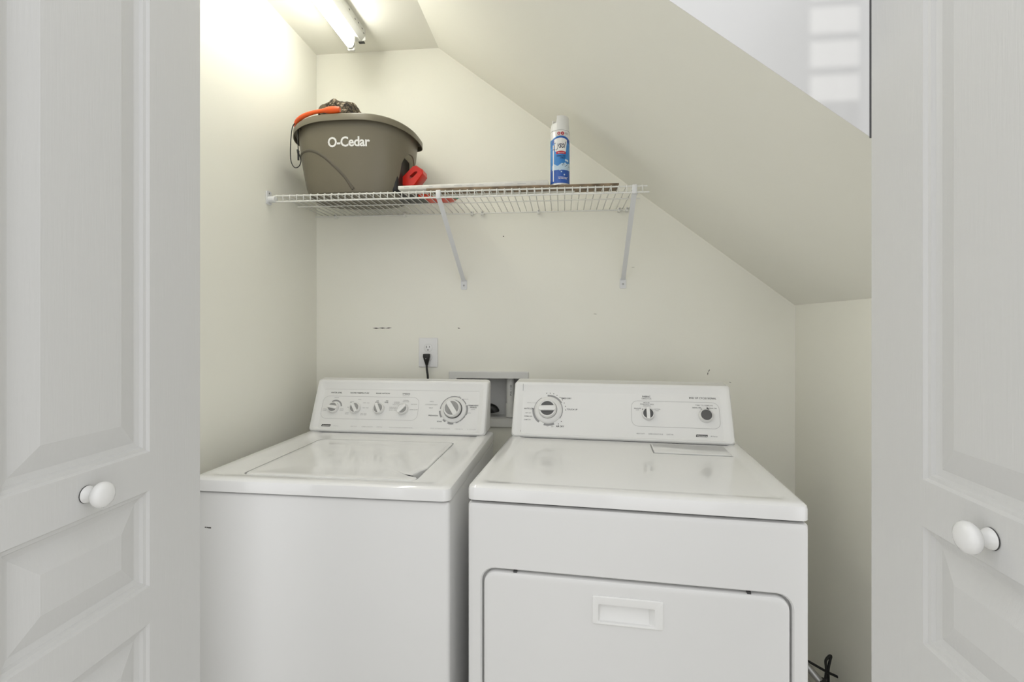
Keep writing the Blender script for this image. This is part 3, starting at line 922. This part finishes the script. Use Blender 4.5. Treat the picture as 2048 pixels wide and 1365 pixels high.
pb.text('O-Cedar', 0.0215, 0.174, 0.034, 0.024, width=0.150, rot=math.radians(0.0), spacing=0.95)
pb.build('lettering', 'white_print', body)
# the wringer basket set in the left half
rings = [[(-0.075 + r * math.cos(t * PI / 16), r * math.sin(t * PI / 16), z) for t in range(32)] for r, z in
         ((0.112, BH - 0.055), (0.112, BH - 0.045), (0.100, BH - 0.045), (0.080, BH - 0.140), (0.001, BH - 0.142))]
loft('wringer_basket', 'bucket_dark', bucket, rings, False, False)
# red pedal and its housing
def pedal():
    o = [(-0.044, -0.016), (0.006, 0.033), (0.018, 0.036), (0.042, 0.020), (0.044, 0.004), (0.012, -0.038), (-0.016, -0.044), (-0.036, -0.036)]
    h = [(-0.006, -0.002), (0.006, 0.008), (0.012, 0.013), (0.022, 0.014), (0.022, 0.008), (0.008, -0.006), (-0.002, -0.012), (-0.007, -0.011)]
    bm = bmesh.new()
    s = 0.97
    f = lambda p, y, k=1.0: [(0.208 + x * k, y, 0.088 + z * k) for x, z in p]
    add_loft(bm, [f(h, -0.028), f(o, -0.030, 0.93), f(o, -0.026), f(o, 0.030), f(o, 0.034, 0.93), f(h, 0.032), f(h, -0.028)], False, False)
    return from_bm('foot_pedal', bm, 'red', bucket, True, True, 35)
pedal()
box('pedal_housing', 'bucket_dark', bucket, 0.150, 0.262, -0.045, 0.045, 0.0005, 0.020, 0.005, 2)
box('dark_gear_block', 'black', bucket, 0.128, 0.176, -0.085, 0.060, 0.012, 0.165, 0.010, 2)  # black block added inside the cut-out so the opening stays dark

# ------------------------------------------------------------------ hat and strap on the bucket
hat = tag(empty('camouflage_hat', (-0.812, -0.245, BZ0 + BH + 0.004)), 'crumpled camouflage cloth hat lying in the top of the mop bucket', 'hat')
def cloth_blob(name, c, rad, seed, amp, m, parent, flat=-0.3, sub=4):
    bm = bmesh.new()
    bmesh.ops.create_icosphere(bm, subdivisions=sub, radius=1.0)
    for v in bm.verts:
        d = v.co.normalized()
        q = d * 1.6 + Vector((seed, seed * 0.7, 0))
        k = 1 + amp * noise.noise(q) + amp * 0.5 * noise.noise(q * 2.7)
        p = d * k
        if p.z < flat: p.z = flat
        v.co = Vector((c[0] + p.x * rad[0], c[1] + p.y * rad[1], c[2] + p.z * rad[2]))
    return from_bm(name, bm, m, parent, True, True, 60)
cloth_blob('crown', (-0.040, 0.02, 0.040), (0.062, 0.046, 0.074), 3.1, 0.22, 'camo', hat, -1.15)
cloth_blob('brim', (0.004, 0.02, 0.034), (0.062, 0.044, 0.070), 7.7, 0.16, 'camo', hat, -1.15)
cloth_blob('ear_flap', (-0.128, -0.078, -0.010), (0.011, 0.010, 0.026), 5.2, 0.2, 'camo', hat, -0.9, 3)
cp = [(-0.150, -0.020, -0.004), (-0.163, -0.022, -0.020), (-0.170, -0.022, -0.075), (-0.171, -0.020, -0.135), (-0.158, -0.018, -0.163), (-0.140, -0.018, -0.160),
      (-0.131, -0.020, -0.140), (-0.138, -0.024, -0.110), (-0.141, -0.024, -0.060), (-0.140, -0.022, -0.010)]
cp = [(x * 0.96 + 0.004, y - 0.062, z) for x, y, z in cp]
tube('chin_cord', 'black', hat, catmull(cp, 6), 0.0017, 6)
tube('cord_knot', 'black', hat, [(-0.134, -0.086, -0.102), (-0.130, -0.086, -0.108), (-0.130, -0.086, -0.118), (-0.129, -0.086, -0.140)], [0.002, 0.005, 0.003, 0.0035], 8)

strap = tag(empty('orange_strap', (-0.80, -0.34, BZ0 + BH + 0.006)), 'orange plastic strap with a rounded end resting across the bucket rim', 'strap')
path = []
for i in range(10):
    xx = -0.208 + 0.205 * i / 9
    aa, bb = a + 0.010, b + 0.010
    yy = -bb * max(0.0, 1 - (abs(xx) / aa) ** NS) ** (1 / NS)
    zz = BZ0 + BH + 0.0085 + 0.0095 - 0.028 * (abs(xx) / aa) ** 3
    path.append((BCX + xx + 0.80, BCY + yy + 0.34, zz - (BZ0 + BH + 0.006)))
pc = catmull(path, 6)
n = len(pc)
rad = []
for i in range(n):
    t = i / (n - 1)
    r = 0.0068 + 0.0015 * math.sin(PI * min(1, t / 0.5)) if t < 0.7 else 0.0068 + 0.0055 * math.sin(PI * (t - 0.7) / 0.34)
    if t < 0.05: r *= 0.6 + 8 * t
    rad.append(r)
tube('strap_band', 'orange', strap, pc, rad, 12)

# ------------------------------------------------------------------ things lying on the shelf
DECK = SZ + 0.0022
sheet = tag(empty('cardboard_sheet', (-0.14, -0.308, DECK)), 'thin brown cardboard strip lying flat behind the front lip of the shelf', 'cardboard')
box('cardboard_strip', 'card_brown', sheet, -0.33, 0.325, -0.036, 0.034, 0, 0.008)
box('cardboard_lining', 'card', sheet, -0.325, 0.180, 0.014, 0.040, -0.0001, 0.0006)
cb = tag(empty('flat_carton', (-0.30, -0.306, DECK + 0.0085)), 'long flat white printed carton lying between the bucket and the spray can', 'carton')
bm = bmesh.new()
add_box(bm, -0.272, 0.250, -0.033, 0.033, 0, 0.0125, 0.0012, 1, f=lambda x, y, z: (x, y, z + 0.006 * (x + 0.272) / 0.52 * (z / 0.0125)))
from_bm('carton_sleeve', bm, 'card', cb, True, True, 50)
pp = Print(lambda u, v, n: (u, -0.0331 - n, v), 0.0003)
for i in range(11):
    u = -0.25 + i * 0.044
    pp.rect(u, u + random.uniform(0.012, 0.034), 0.0060 + 0.005 * (u + 0.27) + random.uniform(-0.001, 0.001), 0.0074 + 0.005 * (u + 0.27))
pp.build('printed_lines', 'print_light', cb)
pouch = tag(empty('foil_pouch', (-0.452, -0.218, DECK + 0.001)), 'red-orange foil pouch with a green corner lying flat on the wire shelf', 'pouch')
ol = [(-0.070, -0.048), (-0.070, 0.030), (-0.055, 0.052), (0.020, 0.056), (0.045, 0.040), (0.078, -0.020), (0.085, -0.048)]
def lay(pts, k, z): return [(x * k, y * k, z) for x, y in pts]
loft('pouch_body', 'red_orange', pouch, [lay(ol, 0.96, 0.0), lay(ol, 1.0, 0.004), lay(ol, 0.97, 0.009), lay(ol, 0.7, 0.013)], True, True)
gl = [(0.030, -0.046), (0.085, -0.047), (0.078, -0.021), (0.064, 0.002)]
loft('green_corner', 'green', pouch, [[(x, y, -0.0006) for x, y in gl], [(x, y, 0.0001) for x, y in gl]], True, True, False)

# spray can
CR, CX, CY = 0.0330, -0.0105, -0.310
can = tag(empty('spray_can', (CX, CY, DECK + 0.0085), 0.0), 'blue and white aerosol disinfectant spray can standing near the right end of the shelf', 'spray can')
prof = [(0.0300, 0.001), (0.0322, 0.0), (0.0332, 0.0015), (0.0332, 0.0035), (CR, 0.005), (CR, 0.180), (0.0325, 0.1835), (0.0315, 0.185), (0.0002, 0.185)]
cbody = lathe('can_body', 'can_body', can, prof, 48)
lathe('bottom_rim', 'steel', can, [(0.0315, -0.0001), (0.0336, 0.0006), (0.0336, 0.0036), (0.0331, 0.0040), (0.0330, 0.0010)], 48)
# cap: a sleeve with the front left cut away
bm = bmesh.new()
n = 128
rings = [[] for _ in range(6)]
for k in range(n):
    t = 2 * PI * k / n
    c, s = math.cos(t), math.sin(t)
    dirx = c * math.cos(math.radians(200)) + s * math.sin(math.radians(200))
    top = 0.235 if dirx < 0.66 else 0.2110
    for i, (r, z) in enumerate(((0.0322, 0.1845), (0.0322, 0.195), (0.0305, top - 0.003), (0.0293, top), (0.0275, top - 0.001), (0.027, top - 0.004))):
        rings[i].append((r * c, r * s, z))
add_loft(bm, rings, False, True)
from_bm('cap', 'x' and bm, 'can_cap', can, True, True, 40)
lathe('cap_seam', 'print_grey', can, [(0.0324, 0.1840), (0.0327, 0.1846), (0.0324, 0.1852)], 48)
A0 = math.radians(-90 + 1)                              # the middle of the label turns a little to the left
RR = CR + 0.0002
def canw(u, v, n):
    a = A0 + u / RR
    return ((RR + n) * math.cos(a), (RR + n) * math.sin(a), v)
p = Print(canw, 0.0)
p.grid(-0.060, 0.052, 0.012, 0.155, 44, 8, lambda u, v, i, j: (u, v + (0.010 * (1 - ((u - 0.004) / 0.034) ** 2) if j > 0.99 and abs(u - 0.004) < 0.034 else 0)))
p.build('label_field', 'blue', cbody)
p = Print(canw, 0.0002)
p.grid(-0.060, 0.052, 0.006, 0.055, 44, 4)
p.grid(-0.030, 0.044, 0.148, 0.162, 30, 2, lambda u, v, i, j: (u, v - 0.012 * abs((i - 0.5) * 2) ** 2.2))
p.build('label_band', 'blue_dark', cbody)
p = Print(canw, 0.0004)
p.grid(-0.020, 0.024, 0.112, 0.152, 16, 5, lambda u, v, i, j: ((u - 0.002) * (0.86 + 0.2 * j) + 0.002, v + 0.006 * (1 - ((i - 0.5) * 2) ** 2) * j))
p.grid(-0.0265, -0.0225, 0.012, 0.135, 3, 4)  # this white strip is a highlight painted down the can
p.text('KILLS 99.9% OF GERMS', 0.010, 0.021, 0.0040, 0.01, width=0.030)
p.grid(-0.006, 0.030, 0.025, 0.0262, 10, 1)
p.build('label_white_glint', 'white_print', cbody)
p = Print(canw, 0.0004)
p.grid(-0.030, 0.050, 0.050, 0.066, 26, 3, lambda u, v, i, j: (u, v + 0.004 * math.sin(i * 17) * j + 0.006 * j * i))
for k in range(16):
    u = random.uniform(-0.004, 0.040); v = random.uniform(0.062, 0.086) if u > 0.015 else random.uniform(0.028, 0.066)
    p.arc(u, v, 0.0, random.uniform(0.002, 0.0045), 0, 360, 8)
p.build('label_blossoms', 'blue_pale', cbody)
p = Print(canw, 0.0006)
p.text('L', -0.0205, 0.130, 0.026, 0.006, 0.45, width=0.013)
p.text('ysol', 0.0040, 0.131, 0.0230, 0.014, 0.45, width=0.034)
p.text('DISINFECTANT', 0.004, 0.097, 0.0052, 0.014, width=0.030)
p.text('SPRAY', 0.010, 0.090, 0.0052, 0.014, width=0.018)
for k in range(6):
    u = 0.008 + k * 0.005; p.arc(u, 0.066 + 0.004 * math.sin(k * 2.1), 0.0, 0.0017, 0, 360, 7)
p.build('label_lettering', 'navy', cbody)
p = Print(canw, 0.0006)
p.grid(-0.013, 0.020, 0.103, 0.111, 14, 2, lambda u, v, i, j: (u, v + 0.003 * (1 - ((i - 0.5) * 2) ** 2) * (1 if j else 0.3)))
p.arc(-0.004, 0.173, 0.0024, 0.0052, 0, 360, 18); p.arc(0.0085, 0.173, 0.0020, 0.0056, 0, 360, 18)
p.build('label_ribbon', 'can_red', cbody)
p = Print(canw, 0.0008)
p.text('MAX COVER', 0.004, 0.1075, 0.0032, 0.01, width=0.022)
p.build('ribbon_lettering', 'white_print', cbody)
p = Print(canw, 0.0006)
p.text('19OZ', 0.0225, 0.1735, 0.0062, 0.02, width=0.012)
p.text('KILLS GERMS ON SURFACES', 0.004, 0.1655, 0.0024, 0.006, width=0.034)
p.build('neck_lettering', 'print_grey', cbody)

# ------------------------------------------------------------------ fluorescent light
TX, TY0, TY1, TZ = -0.803, -0.205, -0.965, 2.356
lamp = tag(empty('fluorescent_light', (TX, (TY0 + TY1) / 2, CEIL)), 'lit fluorescent tube fixture on the closet ceiling', 'light fixture')
hl = (TY0 - TY1) / 2
bm = bmesh.new()
prof = [(-0.052, 0.0), (-0.052, -0.010), (-0.040, -0.048), (0.024, -0.048), (0.038, -0.030), (0.038, 0.0)]
add_loft(bm, [[(x, y, z - 0.0003) for x, z in prof] for y in (-hl - 0.045, hl + 0.045)], True, True)
chan = from_bm('fixture_body', bm, 'fixture', lamp)
tube('lamp_tube', 'tube', lamp, [(0, -hl + 0.004, TZ - CEIL), (0, hl - 0.004, TZ - CEIL)], 0.0145, 24)
for s in (-1, 1):
    tube('tube_cap', 'metal', lamp, [(0, s * (hl - 0.005), TZ - CEIL), (0, s * (hl + 0.004), TZ - CEIL)], 0.0150, 20)
    e = box('lamp_holder', 'fixture', lamp, -0.014, 0.014, s * (hl + 0.010) - 0.006, s * (hl + 0.010) + 0.006, TZ - CEIL - 0.020, -0.047, 0.003, 2)
    box('end_plate', 'fixture', chan, -0.040, 0.040, s * (hl + 0.046) - 0.001, s * (hl + 0.046) + 0.001, -0.046, -0.001)
box('holder_clip', 'dark_matte', chan, 0.012, 0.034, hl + 0.046, hl + 0.058, -0.0505, -0.0475)
bm = bmesh.new()
for y, z in ((hl - 0.10, -0.012), (hl - 0.05, -0.016), (hl - 0.02, -0.012), (hl + 0.015, -0.013), (hl + 0.030, -0.022), (hl - 0.20, -0.012)):
    add_box(bm, 0.0375, 0.0386, y, y + 0.008, z - 0.003, z)
from_bm('knockout', bm, 'dark_matte', chan)['kind'] = 'stuff'

# ------------------------------------------------------------------ outlet, plug and cord
OXC, OZC = -0.556, 1.176
outlet = tag(empty('wall_outlet', (OXC, 0, OZC)), 'white duplex wall outlet above the washing machine', 'outlet')
loft('cover_plate', 'plate', outlet, [[(x, y, z) for x, z in rrect(-0.040 + i, 0.040 - i, -0.0605 + i, 0.0605 - i, 0.003)] for i, y in ((0, -0.0005), (0, -0.004), (0.002, -0.0062), (0.005, -0.0065))])
def recept(zc):
    c = lathe('receptacle', 'plate', outlet, [(0.0172, 0.0), (0.0172, 0.0016), (0.0165, 0.002), (0.0002, 0.002)], 28, lambda x, y, z: (x, -0.0065 - z, zc + max(-0.0142, min(0.0142, y))))
    lathe('receptacle_joint', 'print_light', c, [(0.0180, 0.0), (0.0180, 0.0003), (0.0002, 0.0004)], 28, lambda x, y, z: (x, -0.0064 - z, zc + max(-0.0150, min(0.0150, y))))
    box('slot', 'dark_matte', c, -0.0075, -0.0052, -0.0090, -0.0084, zc + 0.000, zc + 0.0085)
    box('slot', 'dark_matte', c, 0.0050, 0.0070, -0.0090, -0.0084, zc + 0.001, zc + 0.0080)
    lathe('ground_hole', 'dark_matte', c, [(0.0026, 0), (0.0026, 0.0004), (0.0002, 0.0005)], 12, lambda x, y, z: (x, -0.0085 - z, zc - 0.0085 + y))
recept(0.0195)
recept(-0.0195)
lathe('plate_screw', 'plate', outlet, [(0.003, 0), (0.003, 0.0006), (0.0002, 0.0009)], 10, lambda x, y, z: (x, -0.0065 - z, y))
cord = tag(empty('power_cord', (OXC, -0.009, OZC - 0.0195)), 'black power cord plugged into the lower socket of the wall outlet', 'cord')
rings = []
for z, w, d, yo in ((0.0150, 0.011, 0.010, -0.011), (0.0140, 0.0138, 0.0125, -0.0135), (0.004, 0.0140, 0.013, -0.014), (-0.010, 0.0110, 0.0115, -0.013), (-0.022, 0.0072, 0.008, -0.012), (-0.032, 0.0050, 0.005, -0.011)):
    rings.append([(x * 1.0 - 0.002, yo + y, z) for x, y in rrect(-w, w, -d + 0.002, d, min(w, d) * 0.5, 3)])
loft('plug', 'black', cord, rings, True, True)
lathe('plug_mark', 'print_light', cord, [(0.0016, 0), (0.0016, 0.0004), (0.0002, 0.0005)], 10, lambda x, y, z: (x - 0.002, -0.0250 - z, -0.004 + y))
tube('cable', 'black', cord, catmull([(-0.002, -0.011, -0.030), (-0.001, -0.012, -0.050), (0.003, -0.014, -0.075), (0.004, -0.016, -0.110), (0.002, -0.020, -0.20), (0.0, -0.03, -0.34)], 6), 0.0045, 8)

# ------------------------------------------------------------------ washer outlet box in the wall
ob = tag(empty('washer_outlet_box', (0, 0, 0)), 'white recessed water outlet box in the wall between the two machines', 'outlet box')
def fr(x0, x1, z0, z1, y): return [(x, y, z) for x, z in rrect(x0, x1, z0, z1, 0.003, 3)]
ix0, ix1, iz0, iz1 = HX0 + 0.004, HX1 - 0.004, HZ0 + 0.010, HZ1 - 0.008
loft('box_frame', 'pvc', ob, [fr(-0.468, -0.139, 0.872, 1.100, -0.0005), fr(-0.468, -0.139, 0.872, 1.100, -0.006), fr(-0.465, -0.142, 0.875, 1.097, -0.009),
                              fr(ix0, ix1, iz0, iz1, -0.009), fr(ix0, ix1, iz0, iz1, 0.0)], False, False)
loft('box_recess', 'boxin', ob, [fr(ix0, ix1, iz0, iz1, 0.0), fr(ix0 + 0.003, ix1 - 0.003, iz0 + 0.002, iz1 - 0.002, 0.095)], False, True, recalc=False)
st = tube('stand_pipe', 'pvc', ob, [(-0.218, 0.040, iz0 + 0.003), (-0.218, 0.040, iz1 - 0.004)], 0.0165, 18)
tube('pipe_collar', 'pvc', st, [(-0.218, 0.040, iz0 + 0.003), (-0.218, 0.040, iz0 + 0.060)], 0.0195, 18)
pp = Print(lambda u, v, n: (-0.218 + 0.0168 * math.sin(u / 0.0165), 0.040 - 0.0168 * math.cos(u / 0.0165), v), 0)
pp.text('PVC 1120', 0.004, iz0 + 0.115, 0.008, 0.03, rot=PI / 2)
pp.build('pipe_lettering', 'print_grey', st)
hose = tag(empty('drain_hose', (-0.288, 0.045, iz0 + 0.004)), 'black drain hose bend inside the recessed outlet box', 'hose')
tube('hose_bend', 'black', hose, [(-0.018 + 0.0215 * math.cos(t * PI / 10) , 0, 0.016 + 0.0160 * math.sin(t * PI / 10)) for t in range(11)][::-1], 0.0205, 14)

# ------------------------------------------------------------------ behind the dryer
bc = tag(empty('black_cable', (0.845, -0.30, 0.16)), 'black looped cable beside the right wall behind the dryer', 'cable')
def q(px, py): return ((px - 1645) * 0.00165, 0, 0.018 - (py - 1330) * 0.00165)
tube('cable_loop', 'black', bc, catmull([(-0.004, 0.01, -0.157), (0.002, 0.0, -0.08), q(1652, 1345), q(1651, 1324), q(1657, 1314), q(1661, 1313), q(1659, 1322), q(1656, 1340), (0.022, 0.01, -0.06), (0.010, 0.02, -0.157)], 6), 0.0042, 8)
tube('cable_run', 'black', bc, catmull([(-0.09, 0.01, 0.045), q(1622, 1328), q(1652, 1344), q(1688, 1363), (0.075, 0.01, -0.09), (0.03, 0.02, -0.155)], 6), 0.0042, 8)
gv = tag(empty('pipe_fitting', (0.769, -0.372, 0.156)), 'grey metal pipe fitting with a black cap low behind the dryer', 'fitting')
tube('pipe', 'metal', gv, [(-0.03, 0.05, 0.085), (0.015, -0.005, 0.036), (0.028, -0.01, 0.022)], 0.011, 12)
lathe('cap', 'black', gv, [(0.014, -0.155), (0.014, 0.012), (0.016, 0.020), (0.012, 0.028), (0.0004, 0.030)], 16, lambda x, y, z: (0.034 + x, -0.012 + y, z))
